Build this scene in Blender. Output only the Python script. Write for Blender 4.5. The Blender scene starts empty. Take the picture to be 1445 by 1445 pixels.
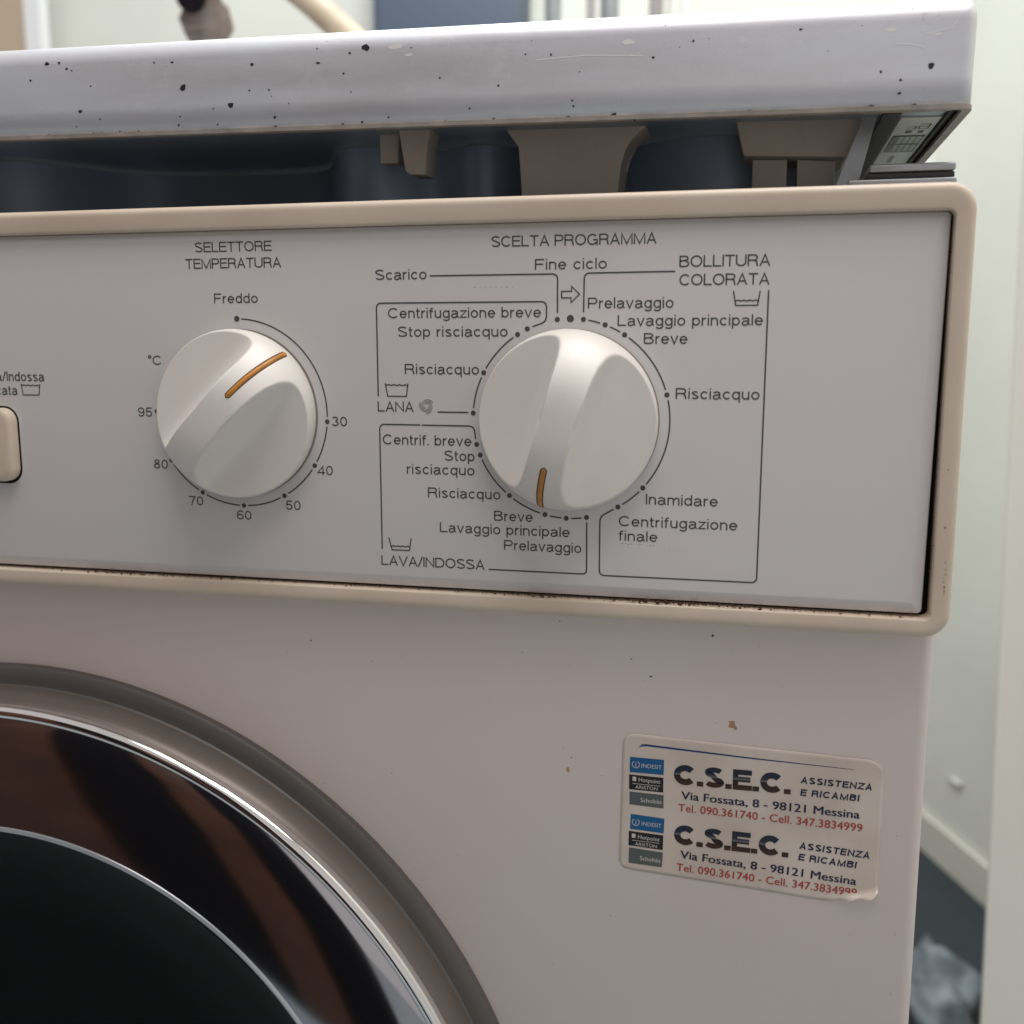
import bpy, bmesh, math, random
from mathutils import Matrix, Vector
random.seed(7)
scene = bpy.context.scene
C = scene.collection
S = 0.001                                   # the scene is laid out in millimetres

# ------------------------------------------------------------------ camera
# the front of the control panel is the plane y = 0, the camera stands 300 mm before it
right = Vector((0.97312, 0.23030, -0.00088)); down = Vector((0.03602, -0.15599, -0.98710)); fwd = Vector((-0.22747, 0.96054, -0.16009))
cam_d = bpy.data.cameras.new('camera'); cam = bpy.data.objects.new('camera', cam_d); C.objects.link(cam)
cam.matrix_world = Matrix.Translation((0, -0.3, 0)) @ Matrix((right, -down, -fwd)).transposed().to_4x4()
cam_d.sensor_width = 36; cam_d.lens = 36 * 1491.9 / 1445
cam_d.clip_start = 0.01; cam_d.clip_end = 50
cam_d.dof.use_dof = True; cam_d.dof.focus_distance = 0.315; cam_d.dof.aperture_fstop = 12
scene.camera = cam

# ------------------------------------------------------------------ light
world = bpy.data.worlds.new('World'); scene.world = world; world.use_nodes = True
bg = world.node_tree.nodes['Background']; bg.inputs[0].default_value = (1.0, 0.945, 0.93, 1); bg.inputs[1].default_value = 0.50

def area(name, loc, target, sx, sy, power, col):
    d = bpy.data.lights.new(name, 'AREA'); d.shape = 'RECTANGLE'; d.size = sx; d.size_y = sy; d.energy = power; d.color = col
    o = bpy.data.objects.new(name, d); C.objects.link(o); o.location = loc
    o.rotation_euler = (Vector(target) - Vector(loc)).to_track_quat('-Z', 'Y').to_euler()
    return o
area('ceiling_lamp', (0.2, -0.24, 1.30), (0.0, 0.05, 0.0), 1.0, 0.7, 12.5, (1.0, 0.955, 0.91))
area('back_ceiling_lamp', (-0.2, 0.55, 1.55), (0.0, 0.75, 0.0), 1.2, 0.5, 24, (0.92, 0.975, 1.0))

vs = scene.view_settings; vs.view_transform = 'Standard'; vs.look = 'None'; vs.gamma = 1; vs.use_curve_mapping = False; vs.exposure = 0.12

# ------------------------------------------------------------------ materials
def mat(name, col, rough=0.5, metal=0.0, var=0.0, vscale=60, bump=0.0, bscale=400, coat=0.0, col2=None, spec=0.5, rvar=0.0):
    m = bpy.data.materials.new(name); m.use_nodes = True
    nt = m.node_tree; p = nt.nodes['Principled BSDF']
    p.inputs['Base Color'].default_value = (*col, 1); p.inputs['Roughness'].default_value = rough
    p.inputs['Metallic'].default_value = metal; p.inputs['Coat Weight'].default_value = coat; p.inputs['Coat Roughness'].default_value = 0.08
    p.inputs['Specular IOR Level'].default_value = spec
    tc = nt.nodes.new('ShaderNodeTexCoord')
    def noise(scale, det=5):
        n = nt.nodes.new('ShaderNodeTexNoise'); n.inputs['Scale'].default_value = scale; n.inputs['Detail'].default_value = det
        nt.links.new(tc.outputs['Object'], n.inputs['Vector']); return n
    if var or col2:
        n = noise(vscale); r = nt.nodes.new('ShaderNodeValToRGB')
        c2 = col2 or tuple(c * (1 - var) for c in col)
        r.color_ramp.elements[0].position = 0.35; r.color_ramp.elements[1].position = 0.65
        r.color_ramp.elements[0].color = (*c2, 1); r.color_ramp.elements[1].color = (*col, 1)
        nt.links.new(n.outputs['Fac'], r.inputs['Fac']); nt.links.new(r.outputs['Color'], p.inputs['Base Color'])
    if rvar:
        n = noise(45, 8); mr = nt.nodes.new('ShaderNodeMapRange')
        mr.inputs[1].default_value = 0.3; mr.inputs[2].default_value = 0.7
        mr.inputs[3].default_value = max(0.02, rough - rvar); mr.inputs[4].default_value = rough + rvar
        nt.links.new(n.outputs['Fac'], mr.inputs[0]); nt.links.new(mr.outputs[0], p.inputs['Roughness'])
    if bump:
        n = noise(bscale, 3); b = nt.nodes.new('ShaderNodeBump'); b.inputs['Strength'].default_value = bump; b.inputs['Distance'].default_value = 0.0004
        nt.links.new(n.outputs['Fac'], b.inputs['Height']); nt.links.new(b.outputs['Normal'], p.inputs['Normal'])
    return m

M = dict(
    body=mat('white_enamel', (0.79, 0.695, 0.67), 0.42, col2=(0.765, 0.66, 0.625), vscale=7, bump=0.06, bscale=900, rvar=0.08),
    beige=mat('beige_plastic', (0.69, 0.58, 0.475), 0.42, col2=(0.62, 0.51, 0.405), vscale=22, bump=0.10, bscale=1500),
    fascia=mat('grey_fascia', (0.645, 0.625, 0.632), 0.24, coat=0.6),
    ink=mat('grey_ink', (0.072, 0.071, 0.08), 0.5),
    knob=mat('white_knob_plastic', (0.81, 0.775, 0.74), 0.42, col2=(0.78, 0.735, 0.69), vscale=35, rvar=0.08, bump=0.05, bscale=900),
    orange=mat('orange_paint', (0.58, 0.24, 0.035), 0.4, var=0.25, vscale=300),
    groove=mat('groove_dirt', (0.10, 0.055, 0.035), 0.8),
    shadowdirt=mat('ring_shadow_dirt', (0.36, 0.31, 0.27), 0.8),
    dark=mat('gap_shade_black', (0.010, 0.009, 0.011), 0.9, spec=0.1),
    rust=mat('rust_crumbs', (0.085, 0.032, 0.015), 0.9, var=0.5, vscale=900),
    lid=mat('silver_lid_film', (0.83, 0.82, 0.88), 0.38, metal=0.35, col2=(0.74, 0.69, 0.74), vscale=13, bump=0.10, bscale=700, rvar=0.10),
    lip=mat('lid_lip', (0.36, 0.32, 0.29), 0.5, var=0.3, vscale=120),
    chip=mat('chip_black', (0.018, 0.018, 0.022), 0.6),
    scuff_glint=mat('pale_scuff_glint', (0.86, 0.86, 0.87), 0.5),
    hang=mat('beige_moulding', (0.47, 0.435, 0.38), 0.6, var=0.1, vscale=50),
    board=mat('lid_underside', (0.34, 0.42, 0.52), 0.32, metal=0.3, var=0.25, vscale=14),
    inside=mat('inside_steel', (0.10, 0.125, 0.16), 0.4, metal=0.2, var=0.3, vscale=20),
    bluesteel=mat('blue_grey_steel', (0.34, 0.43, 0.54), 0.45, metal=0.2, var=0.2, vscale=20),
    galv=mat('galvanised_steel', (0.42, 0.44, 0.46), 0.35, metal=0.6, var=0.2, vscale=90),
    rubber=mat('black_rubber', (0.03, 0.03, 0.032), 0.5),
    paper=mat('label_paper', (0.90, 0.91, 0.86), 0.5),
    green=mat('label_green', (0.58, 0.64, 0.56), 0.5),
    sticker=mat('sticker_paper', (0.70, 0.62, 0.56), 0.35, col2=(0.60, 0.515, 0.45), vscale=45, bump=0.12, bscale=160),
    navy=mat('navy_ink', (0.012, 0.016, 0.06), 0.4), red=mat('red_ink', (0.42, 0.045, 0.03), 0.4),
    lblue=mat('blue_ink', (0.008, 0.11, 0.28), 0.4), lblack=mat('black_ink', (0.016, 0.014, 0.016), 0.4),
    lgrey=mat('grey_logo_ink', (0.10, 0.12, 0.118), 0.4), dblue=mat('deep_blue_ink', (0.01, 0.05, 0.19), 0.4),
    white=mat('white_ink', (0.62, 0.60, 0.58), 0.4),
    seal=mat('dark_grey_bezel', (0.10, 0.092, 0.088), 0.45, var=0.15, vscale=30),
    satin=mat('satin_bezel', (0.16, 0.135, 0.12), 0.36, metal=0.35, var=0.08, vscale=30),
    chrome=mat('chrome', (0.82, 0.81, 0.80), 0.06, metal=1.0),
    dring=mat('dark_mirror_ring', (0.50, 0.50, 0.52), 0.09, metal=1.0),
    pale=mat('pale_ring', (0.50, 0.53, 0.56), 0.25, metal=0.5),
    glass=mat('black_glass', (0.002, 0.003, 0.003), 0.06, spec=0.06),
    wall=mat('pale_wall_paint', (0.77, 0.775, 0.705), 0.7, var=0.09, vscale=3.5, bump=0.3, bscale=40),
    skirting=mat('skirting_paint', (0.68, 0.68, 0.60), 0.6, var=0.05, vscale=8),
    floor=mat('pale_floor_tile', (0.42, 0.47, 0.50), 0.4, var=0.12, vscale=8),
    plinth=mat('dark_floor', (0.022, 0.03, 0.04), 0.4, var=0.3, vscale=8),
    jamb=mat('white_door_paint', (0.74, 0.745, 0.69), 0.5, var=0.03, vscale=4),
    wood=mat('brown_wood', (0.10, 0.034, 0.017), 0.55, var=0.45, vscale=9),
    tan=mat('tan_paint', (0.52, 0.41, 0.30), 0.7),
    slate=mat('slate_blue', (0.085, 0.11, 0.155), 0.6),
    pipe=mat('aged_pipe', (0.58, 0.50, 0.37), 0.55, col2=(0.44, 0.34, 0.24), vscale=30, bump=0.3, bscale=120),
    pipe2=mat('brown_collar', (0.24, 0.19, 0.165), 0.5, var=0.4, vscale=60),
)
def lid_material():
    m = bpy.data.materials.new('silver_lid_film'); m.use_nodes = True; nt = m.node_tree; N = nt.nodes.new; L = nt.links.new; p = nt.nodes['Principled BSDF']
    tc = N('ShaderNodeTexCoord'); mp = N('ShaderNodeMapping'); mp.inputs['Scale'].default_value = (9, 30, 55); L(tc.outputs['Object'], mp.inputs['Vector'])
    def noise(vec, sc, det, ro=0.6):
        n = N('ShaderNodeTexNoise'); n.inputs['Scale'].default_value = sc; n.inputs['Detail'].default_value = det; n.inputs['Roughness'].default_value = ro; L(vec, n.inputs['Vector']); return n.outputs['Fac']
    def ramp(f, a, b, ca, cb):
        r = N('ShaderNodeValToRGB'); r.color_ramp.elements[0].position = a; r.color_ramp.elements[1].position = b; r.color_ramp.elements[0].color = (*ca, 1); r.color_ramp.elements[1].color = (*cb, 1); L(f, r.inputs['Fac']); return r.outputs['Color']
    def mix(f, a, b):
        x = N('ShaderNodeMix'); x.data_type = 'RGBA'; L(f, x.inputs[0]); L(a, x.inputs[6]); L(b, x.inputs[7]); return x.outputs[2]
    smear = ramp(noise(mp.outputs[0], 1.0, 6), 0.38, 0.66, (0.68, 0.675, 0.72), (0.74, 0.79, 0.85))
    cloud = ramp(noise(tc.outputs['Object'], 60, 9, 0.75), 0.56, 0.70, (0, 0, 0), (0.35, 0.35, 0.35))
    white = N('ShaderNodeRGB'); white.outputs[0].default_value = (0.88, 0.89, 0.92, 1)
    c1 = mix(cloud, smear, white.outputs[0])
    sp = N('ShaderNodeSeparateXYZ'); L(tc.outputs['Object'], sp.inputs[0])
    mr = N('ShaderNodeMapRange'); mr.inputs[1].default_value = 0.0; mr.inputs[2].default_value = 0.0030; mr.inputs[3].default_value = 1; mr.inputs[4].default_value = 0; L(sp.outputs['Z'], mr.inputs[0])
    ad = N('ShaderNodeMath'); ad.operation = 'MULTIPLY'; L(mr.outputs[0], ad.inputs[0]); L(noise(tc.outputs['Object'], 160, 6), ad.inputs[1])
    edge = ramp(ad.outputs[0], 0.28, 0.40, (0, 0, 0), (0.9, 0.9, 0.9))
    L(mix(edge, c1, white.outputs[0]), p.inputs['Base Color'])
    p.inputs['Metallic'].default_value = 0.4
    rr = N('ShaderNodeMapRange'); rr.inputs[1].default_value = 0.3; rr.inputs[2].default_value = 0.7; rr.inputs[3].default_value = 0.30; rr.inputs[4].default_value = 0.50; L(noise(mp.outputs[0], 2.2, 8), rr.inputs[0]); L(rr.outputs[0], p.inputs['Roughness'])
    b = N('ShaderNodeBump'); b.inputs['Strength'].default_value = 0.10; b.inputs['Distance'].default_value = 0.0003; L(noise(tc.outputs['Object'], 900, 4), b.inputs['Height'])
    b2 = N('ShaderNodeBump'); b2.inputs['Strength'].default_value = 0.35; b2.inputs['Distance'].default_value = 0.0006; L(noise(tc.outputs['Object'], 35, 2), b2.inputs['Height']); L(b.outputs[0], b2.inputs['Normal']); L(b2.outputs[0], p.inputs['Normal'])
    return m
M['lid'] = lid_material()
# printed chrome lettering: navy above, a pale streak, brown below (flat print, runs with the letter height)
m = bpy.data.materials.new('chrome_print'); m.use_nodes = True; nt = m.node_tree; p = nt.nodes['Principled BSDF']
tc = nt.nodes.new('ShaderNodeTexCoord'); sx = nt.nodes.new('ShaderNodeSeparateXYZ'); rp = nt.nodes.new('ShaderNodeValToRGB'); mr = nt.nodes.new('ShaderNodeMapRange')
nt.links.new(tc.outputs['Object'], sx.inputs[0]); nt.links.new(sx.outputs['Z'], mr.inputs[0]); mr.inputs[1].default_value = 0; mr.inputs[2].default_value = 0.0066
nt.links.new(mr.outputs[0], rp.inputs['Fac']); nt.links.new(rp.outputs['Color'], p.inputs['Base Color']); p.inputs['Roughness'].default_value = 0.4
cr = rp.color_ramp
cr.elements[0].position = 0; cr.elements[0].color = (0.055, 0.022, 0.012, 1); cr.elements[1].position = 1; cr.elements[1].color = (0.012, 0.018, 0.035, 1)
for ps, cl in ((0.46, (0.015, 0.01, 0.012, 1)), (0.50, (0.16, 0.17, 0.18, 1)), (0.56, (0.05, 0.06, 0.075, 1)), (0.64, (0.015, 0.02, 0.04, 1))):
    e = cr.elements.new(ps); e.color = cl
M['chromeprint'] = m

# ------------------------------------------------------------------ helpers
def obj(name, verts, faces, material, parent=None, smooth=False, loc=(0, 0, 0), scale=S):
    me = bpy.data.meshes.new(name); me.from_pydata([tuple(c * scale for c in v) for v in verts], [], faces); me.update()
    bm = bmesh.new(); bm.from_mesh(me); bmesh.ops.recalc_face_normals(bm, faces=bm.faces); bm.to_mesh(me); bm.free()
    return link(name, me, material, parent, smooth, loc)
def link(name, me, material, parent=None, smooth=False, loc=(0, 0, 0)):
    o = bpy.data.objects.new(name, me); C.objects.link(o); o.location = [c * S for c in loc]
    if material: me.materials.append(material)
    if parent: o.parent = parent
    if smooth:
        for f in me.polygons: f.use_smooth = True
        if smooth != True:
            me.set_sharp_from_angle(angle=math.radians(smooth))
    return o
def from_bm(name, bm, material, parent=None, smooth=False, loc=(0, 0, 0)):
    for v in bm.verts: v.co *= S
    bmesh.ops.recalc_face_normals(bm, faces=bm.faces)
    me = bpy.data.meshes.new(name); bm.to_mesh(me); bm.free()
    return link(name, me, material, parent, smooth, loc)
def box(name, x0, x1, y0, y1, z0, z1, material, parent=None, bevel=0.0, seg=3):
    bm = bmesh.new(); r = bmesh.ops.create_cube(bm, size=1)
    for v in bm.verts: v.co = Vector(((x0 + x1) / 2 + v.co.x * (x1 - x0), (y0 + y1) / 2 + v.co.y * (y1 - y0), (z0 + z1) / 2 + v.co.z * (z1 - z0)))
    if bevel: bmesh.ops.bevel(bm, geom=bm.edges[:], offset=bevel, segments=seg, profile=0.5, affect='EDGES')
    return from_bm(name, bm, material, parent, 35 if bevel else False)
def prism(name, pts, y0, y1, material, parent=None, bevel=0.0, smooth=False):
    bm = bmesh.new()
    a = [bm.verts.new((x, y0, z)) for x, z in pts]; b = [bm.verts.new((x, y1, z)) for x, z in pts]
    n = len(pts); bm.faces.new(a); bm.faces.new(b[::-1])
    for i in range(n): bm.faces.new((a[i], b[i], b[(i + 1) % n], a[(i + 1) % n]))
    if bevel:
        bmesh.ops.bevel(bm, geom=[e for e in bm.edges], offset=bevel, segments=2, profile=0.5, affect='EDGES')
    return from_bm(name, bm, material, parent, smooth or (35 if bevel else False))
def tag(o, label, cat=None, group=None, kind=None):
    if label: o['label'] = label
    if cat: o['category'] = cat
    if group: o['group'] = group
    if kind: o['kind'] = kind
    return o
def loft(name, loops, material, parent=None, smooth=35, close=False, cap_end=False, loc=(0, 0, 0)):
    n = len(loops[0]); V = [p for l in loops for p in l]; F = []
    for k in range(len(loops) - 1 + (1 if close else 0)):
        k2 = (k + 1) % len(loops)
        for i in range(n):
            j = (i + 1) % n; F.append((k * n + i, k * n + j, k2 * n + j, k2 * n + i))
    if cap_end: F.append([(len(loops) - 1) * n + i for i in range(n)])
    return obj(name, V, F, material, parent, smooth, loc)
def rrect(x0, x1, z0, z1, r, y, n=8):
    P = []
    for cx, cz, a0, rr in ((x1 - r, z1 - r, 0, r), (x0 + r, z1 - r, 90, r), (x0 + r, z0 + r, 180, r), (x1 - r, z0 + r, 270, r)):
        for k in range(n + 1):
            a = math.radians(a0 + 90 * k / n); P.append((cx + rr * math.cos(a), y, cz + rr * math.sin(a)))
    return P
def lathe(name, prof, material, parent=None, n=256, closed=False, smooth=40, loc=(0, 0, 0)):
    loops = [[(r * math.cos(2 * math.pi * i / n), y, r * math.sin(2 * math.pi * i / n)) for i in range(n)] for r, y in prof]
    return loft(name, loops, material, parent, smooth, closed, False, loc)
def tube(name, path, rad, material, parent=None, n=16, cap=True, loc=(0, 0, 0), smooth=True):
    P = [Vector(p) for p in path]; R_ = rad if isinstance(rad, (list, tuple)) else [rad] * len(P); loops = []
    for i, p in enumerate(P):
        t = (P[min(i + 1, len(P) - 1)] - P[max(i - 1, 0)]).normalized()
        a = t.cross(Vector((0.13, 0.21, 0.97)) if abs(t.z) < 0.9 else Vector((1, 0.1, 0))).normalized(); b = t.cross(a)
        loops.append([tuple(p + R_[i] * (a * math.cos(2 * math.pi * k / n) + b * math.sin(2 * math.pi * k / n))) for k in range(n)])
    return loft(name, loops, material, parent, 50, False, False, loc)

# flat print: ribbons, discs, letters lying on a plane y = const, facing -y
def rounded(path, r, n=6):
    out = [path[0]]
    for i in range(1, len(path) - 1):
        p0, p, p1 = (Vector(q) for q in (path[i - 1], path[i], path[i + 1]))
        d0 = (p0 - p); d1 = (p1 - p); rr = min(r, d0.length * 0.45, d1.length * 0.45)
        a = p + d0.normalized() * rr; b = p + d1.normalized() * rr
        for k in range(n + 1):
            t = k / n; q = a * (1 - t) ** 2 + p * 2 * t * (1 - t) + b * t * t; out.append((q.x, q.y))
    out.append(path[-1]); return out
def ribbon_geo(path, w, y, V, F, closed=False):
    P = [Vector(p) for p in path]; n = len(P); base = len(V)
    ws = w if isinstance(w, (list, tuple)) else [w] * n
    for i in range(n):
        a = P[(i - 1) % n] if (closed or i) else P[i]; b = P[(i + 1) % n] if (closed or i < n - 1) else P[i]
        t0 = (P[i] - a); t1 = (b - P[i])
        t0 = t0.normalized() if t0.length > 1e-9 else t1.normalized(); t1 = t1.normalized() if t1.length > 1e-9 else t0
        t = (t0 + t1); t = t.normalized() if t.length > 1e-6 else t1
        k = 1 / max(0.5, t.dot(t1)); nn = Vector((-t.y, t.x)) * ws[i] / 2 * k
        V.append((P[i].x + nn.x, y, P[i].y + nn.y)); V.append((P[i].x - nn.x, y, P[i].y - nn.y))
    for i in range(n if closed else n - 1):
        j = (i + 1) % n; F.append((base + 2 * i, base + 2 * i + 1, base + 2 * j + 1, base + 2 * j))
def ribbon(name, paths, w, y, material, parent, closed=False):
    V, F = [], []
    for p in paths: ribbon_geo(p, w, y, V, F, closed)
    return obj(name, V, F, material, parent)
def disc(name, x, z, r, y, material, parent, n=20):
    V = [(r * math.cos(2 * math.pi * k / n), 0, r * math.sin(2 * math.pi * k / n)) for k in range(n)]
    return obj(name, V, [tuple(range(n))], material, parent, False, (x, y, z))
_cap = {}
def text_mesh(t, weight, shear=0.0, spacing=1.0):
    cu = bpy.data.curves.new('t', 'FONT'); cu.body = t; cu.size = 10; cu.resolution_u = 3; cu.offset = weight; cu.shear = shear; cu.space_character = spacing
    o = bpy.data.objects.new('t', cu); C.objects.link(o); bpy.context.view_layer.update()
    me = bpy.data.meshes.new_from_object(o.evaluated_get(bpy.context.evaluated_depsgraph_get()))
    bpy.data.objects.remove(o); bpy.data.curves.remove(cu); return me
def cap_height():
    if 'h' not in _cap:
        me = text_mesh('H', 0); _cap['h'] = max(v.co.y for v in me.vertices)
    return _cap['h']
def letters(t, x, z, w, h, ang, y, material, parent, weight=-0.05, shear=0.0, right=None, name='lettering', spacing=1.0, bold=0.0):
    """ink box starts at x, is w wide, capitals h tall, on the baseline z"""
    me = text_mesh(t, weight, shear, spacing)
    x0 = min(v.co.x for v in me.vertices); x1 = max(v.co.x for v in me.vertices); k = h / cap_height()
    kx = (w / (x1 - x0)) if w else k
    a = math.radians(ang)
    for v in me.vertices:
        px = (v.co.x - x0) * kx; pz = v.co.y * k
        v.co = (px * S, 0, pz * S)
    if right is not None: x = right - (x1 - x0) * kx
    if bold:                                    # heavier face: the letter struck three times side by side
        bm = bmesh.new()
        for q, dx in enumerate((-bold, 0, bold)):
            n0 = len(bm.verts); bm.from_mesh(me); bm.verts.ensure_lookup_table()
            for v in bm.verts[n0:]: v.co.x += dx * k * S; v.co.y -= 0.000006 * q
        bm.to_mesh(me); bm.free()
    me.name = name
    o = link(name, me, material, parent, False, (x, y, z)); o.rotation_euler = (0, -a, 0)
    return o
# a plain monoline grotesque for the panel print: every glyph is a set of strokes of even width
def ell(cx, cy, rx, ry, a0, a1, n=14):
    return [(cx + rx * math.cos(math.radians(a0 + (a1 - a0) * k / n)), cy + ry * math.sin(math.radians(a0 + (a1 - a0) * k / n))) for k in range(n + 1)]
def glyph(c, w):
    i = w / 2; T = 1 - i; B = i; X = 0.74 - i; xm = (X + B) / 2; xr = (X - B) / 2
    U = {
     'A': (.90, [[(i, 0), (.45, 1 - i * .6), (.90 - i, 0)], [(.17, .33), (.73, .33)]]),
     'B': (.84, [[(i, B), (i, T), (.46, T)] + ell(.46, .76, .26, T - .76, 90, -90)[1:] + [(i, .52)], [(.48, .52)] + ell(.48, (.52 + B) / 2, .84 - i - .48, (.52 - B) / 2, 90, -90) + [(i, B)]]),
     'C': (.94, [ell(.49, .5, .49 - i, .5 - i, 40, 320, 26)]),
     'D': (.92, [[(i, B), (i, T), (.40, T)] + ell(.40, .5, .52 - i, .5 - i, 90, -90, 18)[1:] + [(i, B)]]),
     'E': (.78, [[(.78, T), (i, T), (i, B), (.80, B)], [(i, .53), (.73, .53)]]),
     'F': (.74, [[(.74, T), (i, T), (i, 0)], [(i, .52), (.66, .52)]]),
     'G': (1.0, [ell(.49, .5, .49 - i, .5 - i, 42, 325, 26), [(.54, .47), (1 - i - .03, .47), (1 - i - .03, 0)]]),
     'H': (.88, [[(i, 0), (i, 1)], [(.88 - i, 0), (.88 - i, 1)], [(i, .53), (.88 - i, .53)]]),
     'I': (w, [[(i, 0), (i, 1)]]),
     'L': (.70, [[(i, 1), (i, B), (.70, B)]]),
     'M': (1.04, [[(i, 0), (i, T), (.52, i * .6), (1.04 - i, T), (1.04 - i, 0)]]),
     'N': (.88, [[(i, 0), (i, T), (.88 - i, B), (.88 - i, 1)]]),
     'O': (1.0, [ell(.5, .5, .5 - i, .5 - i, 0, 360, 32)]),
     'P': (.82, [[(i, 0), (i, T), (.52, T)] + ell(.52, (T + .46) / 2, .30 - i, (T - .46) / 2, 90, -90)[1:] + [(i, .46)]]),
     'R': (.88, [[(i, 0), (i, T), (.54, T)] + ell(.54, (T + .5) / 2, .30 - i, (T - .5) / 2, 90, -90)[1:] + [(i, .5)], [(.54, .5), (.72, .42), (.77, .2), (.82, 0)]]),
     'S': (.84, [ell(.42, .745, .40 - i, .255 - i, 25, 250, 16) + [(.42, .515)] + ell(.42, .265, .42 - i, .265 - i, 72, -158, 16)]),
     'T': (.80, [[(0, T), (.80, T)], [(.40, T), (.40, 0)]]),
     'U': (.88, [[(i, 1), (i, .34)] + ell(.44, .34, .44 - i, .34 - i, 180, 360, 16) + [(.88 - i, 1)]]),
     'V': (.88, [[(i * .6, 1), (.44, i * .4), (.88 - i * .6, 1)]]),
     'Z': (.80, [[(.03, T), (.77, T), (.04, B), (.80, B)]]),
     'a': (.66, [ell(.31, X - .17 + 0, .29 - i * .6, .17, 160, 0, 12) + [(.60 - i, .16), (.66, B * .8)], [(.60 - i, .44), (.40, .40)] + ell(.27, .21, .27 - i, .205 - i * .4, 75, 330, 16) + [(.60 - i, .26)]]),
     'b': (.64, [[(i, 0), (i, 1)], ell(.32, xm, .32 - i, xr, 0, 360, 24)]),
     'c': (.60, [ell(.32, xm, .32 - i, xr, 40, 320, 20)]),
     'd': (.64, [[(.64 - i, 0), (.64 - i, 1)], ell(.32, xm, .32 - i, xr, 0, 360, 24)]),
     'e': (.66, [[(i, xm + .01), (.66 - i, xm + .01)] + ell(.33, xm, .33 - i, xr, 2, 325, 24)]),
     'f': (.36, [[(.36, T)] + ell(.29, .84, .15, T - .84, 90, 180, 6) + [(.14, 0)], [(0, X), (.34, X)]]),
     'g': (.64, [ell(.32, xm, .32 - i, xr, 0, 360, 24), [(.64 - i, .74), (.64 - i, -.06)] + ell(.32, -.06, .32 - i, .20 - i * .5, 0, -160, 12)]),
     'i': (w, [[(i, 0), (i, .74)], [(i, .88), (i, 1)]]),
     'l': (w, [[(i, 0), (i, 1)]]),
     'm': (.98, [[(i, 0), (i, .74)], ell(.28, .50, .24 - i * .6, X - .50, 180, 0, 12)[0:] + [(.52 - i * .6, 0)], ell(.74, .50, .24 - i, X - .50, 180, 0, 12) + [(.98 - i, 0)]]),
     'n': (.60, [[(i, 0), (i, .74)], ell(.30, .46, .30 - i, X - .46, 180, 0, 14) + [(.60 - i, 0)]]),
     'o': (.66, [ell(.33, xm, .33 - i, xr, 0, 360, 26)]),
     'p': (.64, [[(i, .74), (i, -.27)], ell(.32, xm, .32 - i, xr, 0, 360, 24)]),
     'q': (.64, [[(.64 - i, .74), (.64 - i, -.27)], ell(.32, xm, .32 - i, xr, 0, 360, 24)]),
     'r': (.36, [[(i, 0), (i, .74)], ell(.36, .40, .36 - i, X - .40, 180, 92, 8)]),
     's': (.58, [ell(.29, .555, .27 - i, .185 - i, 20, 250, 12) + [(.29, .385)] + ell(.29, .195, .29 - i, .195 - i, 72, -158, 12)]),
     't': (.34, [[(.13, .94), (.13, .2)] + ell(.26, .2 - 0, .13, .2 - B, 180, 270, 6) + [(.34, B)], [(0, X), (.33, X)]]),
     'u': (.60, [[(.60 - i, 0), (.60 - i, .74)], [(i, .74), (i, .28)] + ell(.30, .28, .30 - i, .28 - i, 180, 360, 14)]),
     'v': (.62, [[(i * .6, .74), (.31, i * .4), (.62 - i * .6, .74)]]),
     'z': (.58, [[(.02, X), (.55, X), (.03, B), (.58, B)]]),
     '0': (.66, [ell(.33, .5, .33 - i, .5 - i, 0, 360, 28)]),
     '3': (.66, [ell(.32, .745, .28 - i, .255 - i, 165, -80, 14), ell(.32, .275, .33 - i, .275 - i, 85, -165, 16)]),
     '4': (.68, [[(.52, 0), (.52, T), (i * .5, .26), (.68, .26)]]),
     '5': (.66, [[(.60, T), (.15, T), (.09, .50)] + ell(.32, .325, .33 - i, .325 - i, 130, -165, 18)]),
     '6': (.66, [ell(.33, .315, .33 - i, .315 - i, 0, 360, 24), [(.60, .82)] + ell(.35, .60, .29, .40 - i, 62, 180, 12) + [(i, .33)]]),
     '7': (.66, [[(0, T), (.64, T)] + [(.40, .55), (.25, 0)]]),
     '8': (.66, [ell(.33, .76, .28 - i, .24 - i, 0, 360, 20), ell(.33, .28, .33 - i, .28 - i, 0, 360, 22)]),
     '9': (.66, [ell(.33, .685, .33 - i, .315 - i, 0, 360, 24), [(.06, .18)] + ell(.31, .40, .29, .40 - i, 242, 360, 12) + [(.66 - i, .67)]]),
     '.': (min(w * 1.15, .27), [[(min(w, .26) * .55, 0), (min(w, .26) * .55, min(w * 1.15, .24))]]),
     '/': (.40, [[(0, -.02), (.40, 1.02)]]),
     '\u00b0': (.34, [ell(.17, .86, .13, .13, 0, 360, 14)]),
    }
    return U[c]
def strokes(t, x, z, w, h, ang, y, material, parent, sw=0.135, track=0.15, slant=0.0, right=None, name='lettering', depth=0.004):
    V, F = [], []; px = 0.0; layer = 0
    runs = []
    for c in t:
        if c == ' ': px += 0.30 + track; continue
        ws = min(sw, 0.25) if c in 'ES' else sw
        adv, st = glyph(c, ws); runs.append((px, st, ws)); px += adv + track
    total = px - track
    kx = (w / total) if w else h
    if right is not None: x = right - total * kx
    for p0, st, ws in runs:
        for k, path in enumerate(st):
            P = [((p0 + a + slant * b) * kx, b * h) for a, b in path]
            closed = (Vector(P[0]) - Vector(P[-1])).length < 1e-4
            if closed: P = P[:-1]
            b0 = len(V); ribbon_geo(P, ws * h, -depth * k, V, F, closed)
    o = obj(name, V, F, material, parent, False, (x, y, z)); o.rotation_euler = (0, -math.radians(ang), 0)
    return o
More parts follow.
